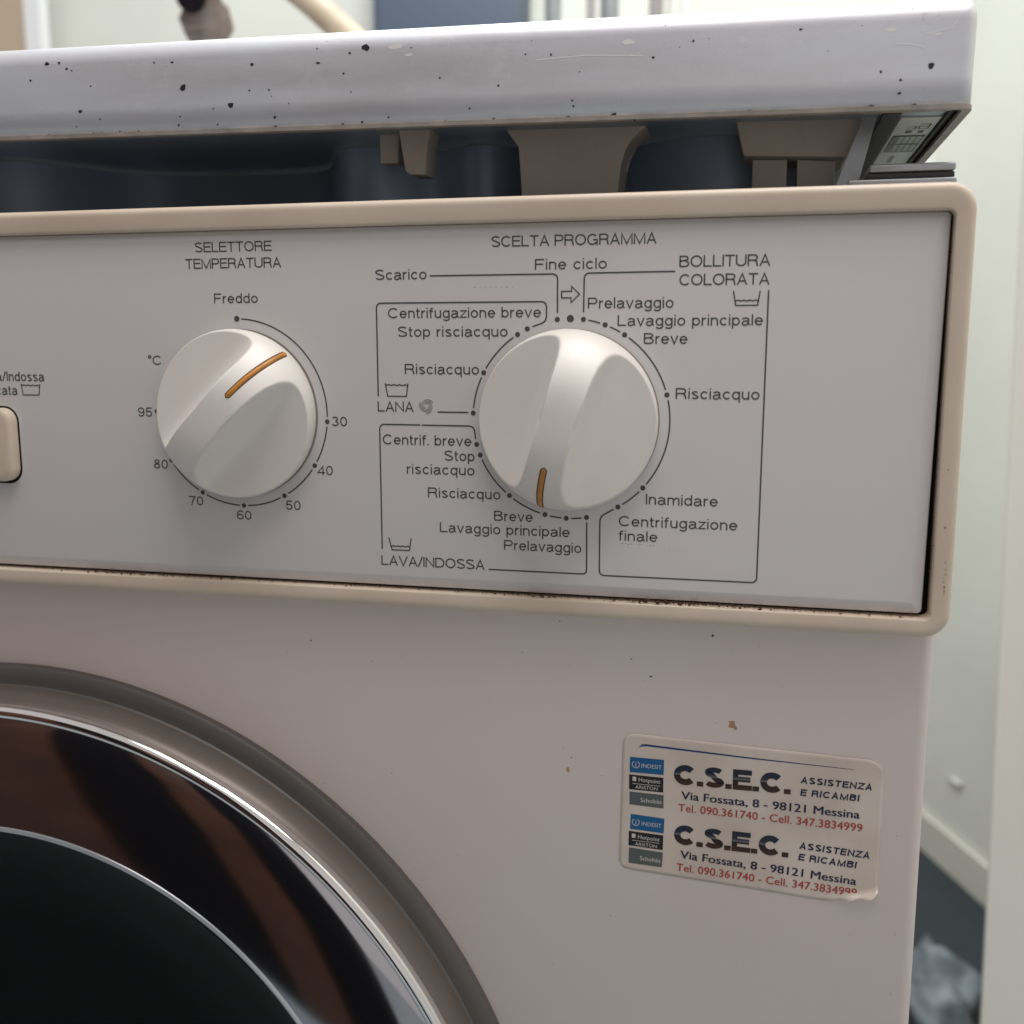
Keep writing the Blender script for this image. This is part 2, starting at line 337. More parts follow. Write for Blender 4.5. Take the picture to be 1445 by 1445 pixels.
def blobs(name, items, plane_y, material, parent, n=9, kind='stuff'):
    """small irregular flat flecks; items = (x, z, radius, stretch)"""
    V, F = [], []
    for x, z, r, st in items:
        b = len(V); a0 = random.random() * 6.28
        for k in range(n):
            a = a0 + 2 * math.pi * k / n; rr = r * random.uniform(0.55, 1.2)
            V.append((x + rr * st * math.cos(a), plane_y(x, z) if callable(plane_y) else plane_y, z + rr * math.sin(a)))
        F.append(tuple(range(b, b + n)))
    o = obj(name, V, F, material, parent)
    if kind: o['kind'] = kind
    return o

# ------------------------------------------------------------------ the setting
FLOOR = -790
f_ = box('floor', -3000, 3500, -2500, 4000, FLOOR - 30, FLOOR, M['floor']); tag(f_, None, kind='structure')
o = box('floor_dark_strip', -600, 900, 700, 1446, FLOOR + 1, FLOOR + 5, M['plinth']); tag(o, None, kind='structure')
bw = box('wall_back', -2600, 700, 1450, 1500, FLOOR, 2000, M['wall']); tag(bw, None, kind='structure')
# the side wall runs obliquely towards the right of the machine
def slab(name, ax, ay, bx, by, th, z0, z1, material, parent=None):
    d = Vector((bx - ax, by - ay)).normalized(); n = Vector((-d.y, d.x)) * th
    q = [(ax, ay), (bx, by), (bx + n.x, by + n.y), (ax + n.x, ay + n.y)]
    V = [(x, y, z0) for x, y in q] + [(x, y, z1) for x, y in q]
    return obj(name, V, [(0, 1, 2, 3), (4, 5, 6, 7), (0, 1, 5, 4), (1, 2, 6, 5), (2, 3, 7, 6), (3, 0, 4, 7)], material, parent)
sw = slab('wall_side', 236, 1449, 1150, -871, 40, FLOOR, 2000, M['wall']); tag(sw, None, kind='structure')
sk = slab('skirting_board', 228, 1446, 1142, -874, 7.5, FLOOR, FLOOR + 62, M['skirting'], sw)

# ------------------------------------------------------------------ background things
# half-open white door leaf beside the machine
door_leaf = obj('door_leaf', [(158, 500, 420), (900, 520, 420), (900, 526, 420), (158, 504, 420), (186, 500, FLOOR + 8), (900, 520, FLOOR + 8), (900, 526, FLOOR + 8), (186, 504, FLOOR + 8)],
                [(0, 1, 2, 3), (4, 5, 6, 7), (0, 1, 5, 4), (1, 2, 6, 5), (2, 3, 7, 6), (3, 0, 4, 7)], M['jamb'])
tag(door_leaf, 'plain off-white upright panel standing beside the washing machine', 'panel')
# tan board with white edge
bd = bpy.data.objects.new('tan_board', None); C.objects.link(bd); bd.location = (-1.25, 1.40, 0.5)
tag(bd, 'tan board with a white edge strip leaning at the back wall', 'board')
bd2 = box('board_face', -300, -20, 0, 20, -1280, 600, M['tan'], bd); box('edge_strip', -19, 12, -4, 20, -1280, 600, M['scuff_glint'], bd)
# slate blue box hung on the wall
sb = bpy.data.objects.new('wall_box', None); C.objects.link(sb); sb.location = (-0.50, 1.40, 0.5)
tag(sb, 'slate blue rectangular box fixed to the pale back wall', 'box')
box('box_body', -118, 118, -25, 45, -160, 150, M['slate'], sb, 4); box('box_rim', -124, -119, -30, 45, -160, 150, M['pale'], sb)
# drain stub with a brown collar and a dark mouth
dp = bpy.data.objects.new('drain_pipe', None); C.objects.link(dp); dp.location = (-0.500, 0.62, 0.0)
tag(dp, 'aged beige drain pipe stub with brown collar and dark open mouth', 'pipe')
tube('pipe_stub', [(6, 30, -60), (5, 25, 120), (3, 18, 220), (1, 8, 262), (0, -4, 284)], [19, 19, 19, 19.5, 20.5], M['pipe'], dp, 24)
tube('collar', [(0.8, 8, 274), (0.4, 2, 280), (0, -5, 290), (-0.5, -10, 303)], [20.8, 22.2, 22.6, 21.4], M['pipe2'], dp, 24)
tube('mouth', [(0, -24, 298), (0, -29.5, 297.5), (0, -30, 297.4), (0, -30.2, 297.3)], [14, 13, 10, 0.1], M['dark'], dp, 24)
# slanting hose
hs = bpy.data.objects.new('hose', None); C.objects.link(hs); hs.location = (-0.375, 0.66, 0.0)
tag(hs, 'slanting aged beige hose rising behind the lid', 'hose')
tube('hose_pipe', [(-160, 20, 400), (-90, 10, 345), (-40, 4, 305), (0, 0, 270), (40, 0, 228), (80, 6, 170), (110, 10, 60), (120, 12, -80)], 12.5, M['pipe'], hs, 20)
tube('hose_cuff', [(18, 0.5, 251), (26, 0, 243)], 14, M['pipe2'], hs, 20)
# chrome tap rods
for k, (x, r, mm) in enumerate(((-238, 9, 'galv'), (-196, 5, 'chrome'), (-176, 10, 'galv'), (-122, 12, 'chrome'), (-95, 5, 'scuff_glint'))):
    o = tube('pipe_rod', [(0, 0, -200), (0, 0, 100), (0, 0, 260)], r, M[mm], None, 16, loc=(x, 900, 250))
    tag(o, ['dull grey upright pipe on the back wall beside the slate box', 'thin chrome upright pipe between two dull grey pipes', 'thick dull grey upright pipe beside a thin chrome one',
            'thick chrome upright pipe beside a thin white rod', 'thin white upright rod beside the thick chrome pipe'][k], 'pipe', 'upright pipes behind the lid')
# plaster crumb on the side wall, crumpled bag on the floor
bm = bmesh.new(); bmesh.ops.create_icosphere(bm, subdivisions=3, radius=1)
for v in bm.verts:
    n = 0.75 + 0.35 * math.sin(v.co.x * 7 + v.co.z * 5) * math.cos(v.co.y * 6 - v.co.z * 4) + random.uniform(-0.06, 0.06)
    v.co = Vector((v.co.x * 75 * n, v.co.y * 110 * n, max(-22, v.co.z * 55 * n)))
o = from_bm('plastic_bag', bm, mat('bag_plastic', (0.26, 0.30, 0.335), 0.5, col2=(0.10, 0.12, 0.14), vscale=30), None, True, (205, 930, FLOOR + 22))
tag(o, 'crumpled pale grey plastic bag on the dark floor', 'bag')
bm = bmesh.new(); bmesh.ops.create_icosphere(bm, subdivisions=2, radius=1)
for v in bm.verts: v.co = Vector((v.co.x * 3, v.co.y * 24 + 6 * math.sin(v.co.y * 5), v.co.z * 3.4 + 2 * math.sin(v.co.y * 4))) * random.uniform(0.7, 1.25)
o = from_bm('plaster_ridge', bm, M['wall'], sw, True, (296, 1290, -645)); o.rotation_euler = (-0.15, 0, math.radians(21))

# ------------------------------------------------------------------ the washing machine
wm = bpy.data.objects.new('washing_machine', None); C.objects.link(wm); wm.location = (-0.248, 0.28, FLOOR * S)
tag(wm, 'old white front-loading washing machine with beige control panel frame and raised silver lid', 'washing machine')
bpy.context.view_layer.update()
def under(o):                                   # parent to the machine, keep the layout coordinates
    o.parent = wm; o.matrix_parent_inverse = wm.matrix_world.inverted(); return o
BX0, BX1, BY = -545, 49.6, 8
# cabinet: a sheet-steel box open at the top, rounded front edges
prof = []
def cab_loop(z):
    P = []; r = 3.5
    for k in range(7):
        a = math.radians(-90 + 90 * k / 6); P.append((BX1 - r + r * math.cos(a), BY + r + r * math.sin(a), z))
    P += [(BX1, 560, z), (BX0, 560, z)]
    for k in range(7):
        a = math.radians(180 + 90 * k / 6); P.append((BX0 + r + r * math.cos(a), BY + r + r * math.sin(a), z))
    return P
cab = loft('cabinet', [cab_loop(FLOOR + 20), cab_loop(30), cab_loop(37.5)], M['body'], None, 40); under(cab)
cab.modifiers.new('thickness', 'SOLIDIFY').thickness = 0.0012; cab.modifiers['thickness'].offset = -1
# things seen through the slot under the lid
ins = box('inner_tray', BX0 + 3, BX1 - 3, 12, 540, -60, -40, M['inside']); under(ins)
V, F = [], []; nn = 150                          # wavy steel sheet inside the machine, reaching up to the lid
def bump_(x, c, w): return math.exp(-((x - c) / w) ** 2)
for i in range(nn + 1):
    x = BX0 + 4 + (14 - BX0) * i / nn
    y = 58 + 48 * (1 / (1 + math.exp(-(x + 262) / 7))) * (1 / (1 + math.exp((x + 158) / 6))) - 6 * bump_(x, -136, 17) + 8 * bump_(x, -112, 10) - 4 * bump_(x, -95, 9) + 18 * bump_(x, -62, 20) - 6 * bump_(x, -18, 18)
    zt = 62.4 + 0.0143 * (50 - x)
    for z in (-38, 20, zt): V.append((x, y, z))
for i in range(nn):
    for k in range(2): F.append((3 * i + k, 3 * i + k + 1, 3 * i + k + 4, 3 * i + k + 3))
o = obj('inner_panel', V, F, M['bluesteel'], None, True); under(o)
o = box('cross_bar', BX0 + 3, BX1 - 3, 11, 27, 33, 40.6, M['galv'], None, 0.6); under(o)
o = box('corner_plate', 20.5, 48.3, 13, 46, 41.0, 43.2, M['galv'], None, 0.5); under(o)
o = prism('hinge_gusset', [(17, 41), (23.5, 41), (28.5, 62.6), (25, 62.6)], 30, 32, M['galv']); under(o)
o = box('rubber_pad', 25.5, 48.0, 15, 44, 43.4, 45.0, M['rubber'], None, 0.4); under(o)
o = box('spacer_plate', 26, 48.2, 14.5, 46, 45.2, 47.4, M['galv'], None, 0.7); under(o)

# ---- control panel frame
FX0, FX1, FZ0, FZ1 = -548, 51.6, -80.6, 40.2
loops = []
for d, y, r in ((0.0, 14, 7), (0.0, 0.4, 7), (0.15, -0.6, 6.9), (0.5, -1.3, 6.6), (1.05, -1.75, 6.1), (1.7, -1.97, 5.7), (2.3, -2.0, 5.2), (4.75, -2.0, 2.2), (5.05, -1.9, 2.0), (5.2, -1.6, 1.8), (5.3, 4, 1.7)):
    t = 1.32 if d > 2.5 else 1.0            # the upper rail is broader than the others
    L = []
    for x, yy, z in rrect(FX0 + d, FX1 - d, FZ0 + d, FZ1 - d - (max(0, d - 2.2) * 0.62), r, y, 8): L.append((x, yy, z))
    loops.append(L)
frame = loft('control_panel_frame', loops, M['beige'], None, 40); under(frame)
o = box('frame_backing', FX0 + 4, FX1 - 4, 4.2, 5.5, FZ0 + 4, FZ1 - 4, M['dark']); under(o)

# ---- fascia: a bevelled plate a little short of the frame on the right
def fascia_loop(d, y):
    out = []
    for x, yy, z in rrect(-540 + d, 45.65 - d, -74.3 + d, 32.95 - d, max(0.2, 1.3 - d), y, 5):
        if x > 0: x -= 1.25 * max(0.0, min(1.0, (32.4 - z) / 106))
        out.append((x, yy, z))
    return out
fas = loft('fascia', [fascia_loop(0, 4.0), fascia_loop(0, 1.3), fascia_loop(0.25, 1.0), fascia_loop(1.5, 0.55), fascia_loop(2.6, 0.15), fascia_loop(3.2, 0.0)], M['fascia'], None, 30, cap_end=True); under(fas)
def on_fascia(o): o.parent = fas; return o
INK_Y = -0.07
panel_text = [
    ('SELETTORE', -170.36, 26.6, 25.36, 2.98), ('TEMPERATURA', -173.77, 21.73, 31.73, 3.02), ('Freddo', -164.69, 11.32, 14.60, 2.96),
    ('°C', -188.38, -7.43, 4.76, 2.88), ('95', -193.00, -23.7, 5.05, 2.92), ('80', -188.43, -40.2, 5.05, 2.92), ('70', -176.57, -51.6, 4.95, 2.92),
    ('60', -160.08, -55.6, 4.99, 2.92), ('50', -143.30, -51.9, 4.98, 2.92), ('40', -132.34, -40.7, 5.05, 2.92), ('30', -127.27, -25.6, 5.04, 2.92),
    ('SCELTA PROGRAMMA', -77.03, 26.29, 46.96, 3.03), ('Fine ciclo', -64.34, 19.75, 20.59, 3.01), ('Scarico', -112.32, 17.58, 15.90, 3.00),
    ('Centrifugazione breve', -108.55, 6.5, 46.08, 3.0), ('Stop risciacquo', -105.63, 1.1, 33.40, 3.0), ('Risciacquo', -103.64, -9.8, 22.82, 3.03),
    ('LANA', -112.36, -20.96, 11.37, 3.02), ('Centrif. breve', -110.99, -30.8, 27.70, 3.05), ('Stop', -91.72, -35.26, 9.36, 3.05),
    ('risciacquo', -103.54, -39.49, 21.15, 3.03), ('Risciacquo', -96.97, -46.45, 22.46, 3.03), ('Breve', -76.52, -52.8, 11.76, 3.0),
    ('Lavaggio principale', -93.38, -56.9, 39.71, 3.0), ('Prelavaggio', -73.48, -61.45, 23.31, 2.98), ('LAVA/INDOSSA', -112.23, -67.9, 32.81, 3.03),
    ('BOLLITURA', -23.77, 19.83, 24.34, 3.12), ('COLORATA', -23.65, 14.89, 24.17, 3.1), ('Prelavaggio', -49.05, 8.86, 23.99, 3.04),
    ('Lavaggio principale', -40.57, 4.0, 39.77, 3.0), ('Breve', -33.12, -1.0, 12.11, 3.04), ('Risciacquo', -23.94, -16.2, 22.95, 3.05),
    ('Inamidare', -31.69, -46.35, 20.32, 3.06), ('Centrifugazione', -39.37, -52.95, 33.59, 3.03), ('finale', -39.30, -57.2, 11.18, 2.95)]
for t, x, z, w, h in panel_text: strokes(t, x, z, w, h, 0, INK_Y, M['ink'], fas, sw=0.13, track=0.085 if t.isupper() else 0.115)
strokes('Lava/Indossa', 0, -12.9, None, 3.05, 0, INK_Y, M['ink'], fas, right=-226.3, track=.12)
strokes('Delicata', 0, -17.4, None, 3.05, 0, INK_Y, M['ink'], fas, right=-236.6, track=.12)
LW = 0.42
PC, PR = (-54.05, -22.58), 28.7
TC, TR = (-157.49, -22.23), 28.85
for a in (97.4, 82.4, 69.6, 57.2, 15.1, -41.6, -59.9, -79.4, -91.4, -104.2, -128.2, -158.0, -164.6, 176.8, 152.3, 122.2, 115.7, 89.9):
    ra = math.radians(a); disc('dial_dot', PC[0] + PR * math.cos(ra), PC[1] + PR * math.sin(ra), 1.03 if a == 89.9 else 0.74, INK_Y, M['ink'], fas)
for a in (89.7, -4.1, -32.8, -61.3, -90.1, -119.3, -148.3, 179.4):
    ra = math.radians(a); disc('dial_dot', TC[0] + TR * math.cos(ra), TC[1] + TR * math.sin(ra), 0.9 if a == 89.7 else 0.74, INK_Y, M['ink'], fas)
def arc(c, r, a0, a1, gap=2.9):
    g = math.copysign(gap, a1 - a0); a0 += g; a1 -= g; n = max(3, int(abs(a1 - a0) / 2))
    return [(c[0] + r * math.cos(math.radians(a0 + (a1 - a0) * k / n)), c[1] + r * math.sin(math.radians(a0 + (a1 - a0) * k / n))) for k in range(n + 1)]
def guide(*paths, w=LW): return ribbon('guide_line', paths, w, INK_Y, M['ink'], fas)
for a0, a1 in ((82.4, 69.6), (69.6, 57.2), (57.2, 15.1), (15.1, -41.6), (-41.6, -59.9), (-79.4, -91.4), (-91.4, -104.2), (-104.2, -128.2), (-128.2, -158.0), (176.8, 152.3), (152.3, 122.2)):
    guide(arc(PC, PR, a0, a1))
for a0, a1 in ((89.7, -4.1), (-4.1, -32.8), (-32.8, -61.3), (-61.3, -90.1), (-90.1, -119.3), (-119.3, -148.3), (-148.3, -180.6)):
    guide(arc(TC, TR, a0, a1))
guide(rounded([(-95.55, 18.55), (-57.73, 18.55), (-57.73, 7.7)], 1.6))
guide(rounded([(-112.1, -16.4), (-112.1, 10.9), (-60.9, 10.9), (-60.9, 5.3), (-65.0, 3.9)], 1.6))
guide([(-93.66, -20.86), (-84.26, -20.86)])
guide(rounded([(-111.85, -62.96), (-111.85, -24.78), (-99.05, -24.78)], 1.6), rounded([(-98.55, -24.82), (-82.5, -24.82), (-82.0, -28.6)], 1.6))
guide(rounded([(-78.24, -67.66), (-48.6, -67.66), (-48.68, -52.2)], 1.4))
guide(rounded([(-50.22, 7.83), (-50.12, 18.65), (-24.83, 18.75)], 1.6))
guide(rounded([(0.35, 13.4), (0.0, -67.68), (-44.84, -67.8), (-44.84, -50.4), (-40.86, -48.1)], 1.6))
def basin(P, wl, wr):                         # wash-tub care symbol: sides, bottom, wavy water line
    a, b, c_, d = P
    paths = [[a, b, c_, d]]
    n = 36; paths.append([(wl[0] + (wr[0] - wl[0]) * k / n, wl[1] + (wr[1] - wl[1]) * k / n - 0.26 * abs(math.cos(math.pi * 4 * k / n))) for k in range(n + 1)])
    return ribbon('care_symbol', paths, 0.36, INK_Y, M['ink'], fas)
basin([(-109.84, -12.43), (-109.12, -16.36), (-103.22, -16.36), (-102.71, -12.55)], (-109.7, -12.85), (-102.8, -12.9))
basin([(-109.67, -59.23), (-108.67, -63.03), (-103.05, -63.03), (-102.51, -59.24)], (-108.95, -61.7), (-102.9, -61.7))
basin([(-8.98, 13.3), (-8.25, 9.4), (-2.44, 9.4), (-1.86, 13.22)], (-8.45, 10.85), (-2.2, 10.85))
basin([(-235.03, -13.61), (-234.55, -17.32), (-228.62, -17.32), (-228.08, -13.74)], (-234.95, -14.0), (-228.15, -14.1))
ribbon('arrow_symbol', [[(-56.56, 13.7), (-53.7, 13.7), (-53.7, 15.05), (-51.44, 12.86), (-53.85, 10.55), (-53.85, 11.9), (-56.56, 11.9)]], 0.36, INK_Y, M['ink'], fas, closed=True)
wp = []                                         # wool skein: three bundles of curved strokes
for k in range(3):
    a0 = math.radians(90 + 120 * k)
    for j in range(4):
        pts = []
        for i in range(13):
            t = i / 12; ang = math.pi * (0.98 - 0.86 * t); rr = 0.50 + 0.40 * j
            lx = 0.42 + rr * math.cos(ang) * 1.05; ly = 0.42 + rr * math.sin(ang) * 0.92
            pts.append((-97.1 + lx * math.sin(a0) * 1.0 + ly * math.cos(a0), -19.2 - lx * math.cos(a0) + ly * math.sin(a0)))
        wp.append(pts)
ribbon('wool_symbol', wp, 0.13, INK_Y, M['ink'], fas)
# worn print below "finale" and above the wool box
blobs('print_wear', [(-39 + 0.9 * i + random.uniform(-.3, .3), -58.1 + 0.16 * random.uniform(-1, 1) - 0.02 * i, random.uniform(0.04, 0.13), random.uniform(1, 3.2)) for i in range(12)]
      + [(-27 + 1.2 * i, -59.3 + random.uniform(-.4, .4), random.uniform(.05, .11), random.uniform(1, 2.4)) for i in range(7)]
      + [(-82 + 1.6 * i, 15.0 + random.uniform(-.15, .15), random.uniform(.04, .1), 2.5) for i in range(8)]
      + [(random.uniform(-240, 40), random.uniform(-70, 30), random.uniform(.04, .09), 1) for i in range(16)], -0.03, M['groove'], fas)

# ---- knobs
def smin(a, b, k):
    h = max(0.0, min(1.0, 0.5 + 0.5 * (b - a) / k)); return b * (1 - h) + a * h - k * h * (1 - h)
RK = 25.7
def knob_dome(r):
    q = min(1.0, r / RK); return 4.6 + 15.6 * (1 - q ** 3.0) ** 0.8
def knob_scoop(v):
    v = abs(v)
    top = 23.0 - 0.05 * min(v, 6.5) ** 2
    t = max(0.0, v - 4.6)
    wall = 5.2 + 16.0 * math.exp(-(t / 1.7)) + 3.4 * (1 - min(1.0, v / RK)) if t > 0 else 25.0
    return smin(top, wall, 0.4)
def knob_h(u, v):
    return smin(knob_dome(math.hypot(u, v)), knob_scoop(v), 0.55)
def knob(c, ang, u0):
    NR, NT = 84, 240
    ca, sa = math.cos(math.radians(ang)), math.sin(math.radians(ang))
    V = [(0, -knob_h(0, 0), 0)]; F = []
    rad = [RK * (1 - (1 - (i + 1) / NR) ** 1.35) for i in range(NR)]
    for r in rad:
        for k in range(NT):
            a = 2 * math.pi * k / NT; u, v = r * math.cos(a), r * math.sin(a)
            V.append((u * ca - v * sa, -max(4.2, knob_h(u, v)), u * sa + v * ca))
    for r, h in ((RK + 0.12, 3.6), (RK + 0.05, 2.6), (RK - 0.25, 0.9)):
        for k in range(NT):
            a = 2 * math.pi * k / NT; V.append((r * math.cos(a + math.radians(ang)), -h, r * math.sin(a + math.radians(ang))))
    for k in range(NT): F.append((0, 1 + k, 1 + (k + 1) % NT))
    for i in range(NR + 2):
        for k in range(NT):
            j = (k + 1) % NT; F.append((1 + i * NT + k, 1 + i * NT + j, 1 + (i + 1) * NT + j, 1 + (i + 1) * NT + k))
    o = obj('knob', V, F, M['knob'], None, True, (c[0], 0, c[1])); under(o)
    def strip(name, hw, lift, ua, ub, material):
        V, F = [], []; n = 40
        for i in range(n + 1):
            t = i / n; u = ua + (ub - ua) * math.sin(t * math.pi / 2)
            e = min(1.0, (u - ua) / 0.9); w = hw * math.sqrt(max(0.02, 1 - (1 - e) ** 2))
            h = max(4.4, knob_h(u, 0)); h2 = max(4.4, knob_h(min(u + 0.05, RK), 0)); nx = Vector((h - h2, 0.05)).normalized()
            for s_, l_ in ((-1, 0.0), (-0.6, 1.0), (0, 1.25), (0.6, 1.0), (1, 0.0)):
                vv = s_ * w; uu = u + nx.x * lift * l_; hh = h + nx.y * lift * l_ - 0.02
                V.append((uu * ca - vv * sa, -hh, uu * sa + vv * ca))
        for i in range(n):
            for k in range(4): F.append((i * 5 + k, i * 5 + k + 1, (i + 1) * 5 + k + 1, (i + 1) * 5 + k))
        return obj(name, V, F, material, o, True)
    strip('groove', 1.05, 0.06, u0 - 0.3, RK - 0.05, M['groove'])
    strip('pointer', 0.72, 0.34, u0, RK - 0.02, M['orange'])
    # contact shadow and dirt, painted as a brownish ring under the knob's edge
    ring = lathe('shadow_dirt_ring', [(RK - 0.4, -0.05), (RK + 0.15, -0.05)], M['shadowdirt'], o, 96)
    return o
tag(knob(TC, 45.6, 8.6), 'temperature knob, its orange pointer turned up to the right')
tag(knob(PC, 253.5, 12.5), 'programme knob, its orange pointer turned down')

# ---- push button at the left
loops = [rrect(-262, -237.6, -45.6, -21.6, 4.6, 1), rrect(-262, -237.6, -45.6, -21.6, 4.6, -2.6), rrect(-261.6, -238.0, -45.2, -22.0, 4.2, -3.3), rrect(-260.8, -238.8, -44.4, -22.8, 3.6, -3.7), rrect(-259.6, -240, -43.2, -24, 2.6, -3.85)]
pb = loft('push_button', loops, M['beige'], None, 40, cap_end=True); under(pb)
o = loft('button_shadow', [rrect(-262.8, -236.9, -46.6, -21.0, 5.2, -0.04), rrect(-261.5, -238.1, -45.1, -22.1, 4.2, -0.04)], M['dark'], None); under(o)  # shadow round the button, painted as a flat dark ring

# ---- porthole door, concentric rings about its axis
DC = (-248, 0, -298)
door = bpy.data.objects.new('door', None); C.objects.link(door); door.location = (DC[0] * S, 0, DC[2] * S); bpy.context.view_layer.update(); under(door)
lathe('outer_bezel', [(186.6, 8.5), (186.4, 5.6), (185.6, 4.8), (182.5, 4.2), (180.2, 3.9), (179.7, 3.2)], M['seal'], door, 320)
lathe('satin_ring', [(179.9, 5.0), (179.6, 1.5), (178.9, -1.6), (178.0, -4.2), (176.8, -6.2), (175.4, -7.2)], M['satin'], door, 320)
lathe('chrome_trim', [(177.0, -5.4), (176.9, -7.2), (176.3, -8.6), (175.3, -9.4), (174.2, -9.6), (173.1, -9.2), (172.3, -8.3), (172.0, -7.0)], M['chrome'], door, 320)
lathe('dark_ring', [(172.6, -7.2), (171.6, -7.8), (168, -9.0), (160, -10.6), (148, -11.6), (139, -12.0), (135.2, -12.0), (134.6, -11.2)], M['dring'], door, 320)
lathe('pale_ring', [(135.4, -11.6), (135.2, -12.3), (134.5, -12.6), (133.7, -12.3), (133.4, -11.4), (133.2, -9)], M['pale'], door, 320)
lathe('porthole_glass', [(133.8, -10.2), (131, -9.0), (120, -3.5), (90, 2.5), (40, 6), (0.01, 6.5)], M['glass'], door, 192)

# ---- lid: silver pan with rounded edges, lifted clear of the frame and a touch higher on its left
LX0, LX1, LY0, LY1, LZ0, LZ1 = -560, 50.2, 8.0, 556, 60.0, 88.3
PIV = Vector((50.2, 0, 60.0))
LR, LB = 3.6, 6.5
lid_loops = []
for d, z in [(0, LZ0), (0, LZ0 + 8), (0, LZ0 + 16), (0, LZ1 - LB)] + [(LB * (1 - math.cos(k * math.pi / 16)), LZ1 - LB + LB * math.sin(k * math.pi / 16)) for k in range(1, 9)]:
    r = max(0.6, LR - d * 0.5)
    lid_loops.append([(x - PIV.x, yy - PIV.y, z - PIV.z) for x, zz, yy in rrect(LX0 + d, LX1 - d * 0.55, LY0 + d, LY1 - d, r, 0, 6)])
lid = loft('lid', lid_loops, M['lid'], None, 40, cap_end=True, loc=PIV); lid.rotation_euler = (0, math.radians(0.82), 0); under(lid)
lid.modifiers.new('thickness', 'SOLIDIFY').thickness = 0.0009; lid.modifiers['thickness'].offset = -1
bpy.context.view_layer.update()
def on_lid(o):
    o.parent = lid; o.matrix_parent_inverse = Matrix.Translation(PIV * S).inverted(); return o
# folded lip round the bottom of the front and the right side
def lip_loop(x, d):
    return [(x, d)]
L0 = []
def lip_path(d):
    P = [(LX0 + 2, LY0 + d)]; r = max(.3, 3.6 - d); cx, cy = LX1 - 3.6, LY0 + 3.6
    for k in range(9):
        a = math.radians(-90 + 90 * k / 8); P.append((cx + r * math.cos(a), cy + r * math.sin(a)))
    P.append((LX1 - d, LY1 - 4)); return P
a, b = lip_path(-0.35), lip_path(2.0)
n = len(a); V = [(x, y, 59.6) for x, y in a] + [(x, y, 59.6) for x, y in b] + [(x, y, 60.8) for x, y in a] + [(x, y, 60.8) for x, y in b]; F = []
for i in range(n - 1):
    F += [(i, i + 1, n + i + 1, n + i), (2 * n + i, 2 * n + i + 1, 3 * n + i + 1, 3 * n + i), (i, i + 1, 2 * n + i + 1, 2 * n + i), (n + i, n + i + 1, 3 * n + i + 1, 3 * n + i)]
on_lid(obj('folded_lip', V, F, M['lip'], None, 40))
on_lid(box('underside_board', LX0 + 8, 46.7, 22, 545, 62.8, 70, M['board']))
on_lid(box('side_channel', 46.8, 48.9, 14, 540, 61.6, 68, M['rubber'])); on_lid(box('side_channel', 29.8, 34.6, 24, 300, 61.9, 62.7, M['rubber']))
on_lid(box('front_batten', LX0 + 8, 46.5, 13.5, 21, 61.5, 68, M['lip']))
rl = on_lid(box('rating_label', 35.4, 46.5, 34, 126, 62.5, 62.75, M['paper']))
def lab(name, x0, x1, y0, y1, mm):
    x0, x1 = (35.6 + (q - 33.5) * 0.88 for q in (x0, x1)); y0, y1 = y0 + 9, y1 + 9
    on = obj(name, [(x0, y0, 62.4), (x1, y0, 62.4), (x1, y1, 62.4), (x0, y1, 62.4)], [(0, 1, 2, 3)], M[mm], rl); return on
lab('label_field', 34.4, 44.9, 52, 80, 'green'); lab('label_block', 34.4, 36.0, 52.0, 80, 'lgrey').location.z = -0.00005
for k in range(5):
    o = lab('label_rule', 36.4 + 2.0 * k, 36.7 + 2.0 * k, 52, 80, 'ink'); o.location.z = -0.00008
for yy in (52, 66, 80):
    o = lab('label_rule', 34.4, 45.0, yy, yy + 1.2, 'ink'); o.location.z = -0.0001
lab('label_block', 38, 39.6, 90, 104, 'lgrey'); lab('label_block', 37.6, 39.6, 44, 48, 'ink'); lab('label_block', 41.6, 43.4, 44, 48, 'ink')
V, F = [], []
for path in ([(37, 38), (40, 38), (40, 41.5), (37, 41.5)], [(41, 34), (44, 34), (44, 41), (41, 41), (41, 37.5), (43.5, 37.5)]):
    ribbon_geo(path, 0.55, 0, V, F)
o = obj('label_mark', [(35.6 + (x - 33.5) * 0.88, z + 9, 62.4) for x, y, z in V], F, M['ink'], rl)
# mouldings hanging from the lid
def hang(pts, y0, y1, bev=0.6): return on_lid(prism('moulding', pts, y0, y1, M['hang'], None, bev))
hang([(-84.3, 66), (-80, 62.5), (-76.4, 57.95), (-75.7, 36), (-45.9, 36), (-45.4, 52), (-44.3, 56), (-42.0, 58.8), (-37.4, 63), (-37, 66)], 35, 50)
hang([(-11.6, 66), (-8.2, 53.2), (21.2, 52.1), (24.7, 60.8), (24.9, 66)], 34, 60)
hang([(-5.6, 52.8), (-5.4, 38), (4.8, 38), (4.5, 52.6)], 38, 52, 0.4); hang([(7.4, 52.5), (7.7, 38), (18.6, 38), (18.2, 51.9)], 38, 52, 0.4)
hang([(-123.5, 67), (-123.1, 54.0), (-117.2, 54.0), (-116.5, 67)], 36, 42, 0.4)
hang([(-116, 67), (-113.6, 59.7), (-112.9, 51), (-111.3, 49.5), (-106, 49.3), (-105.4, 58.3), (-103.3, 67)], 30, 40, 0.5)
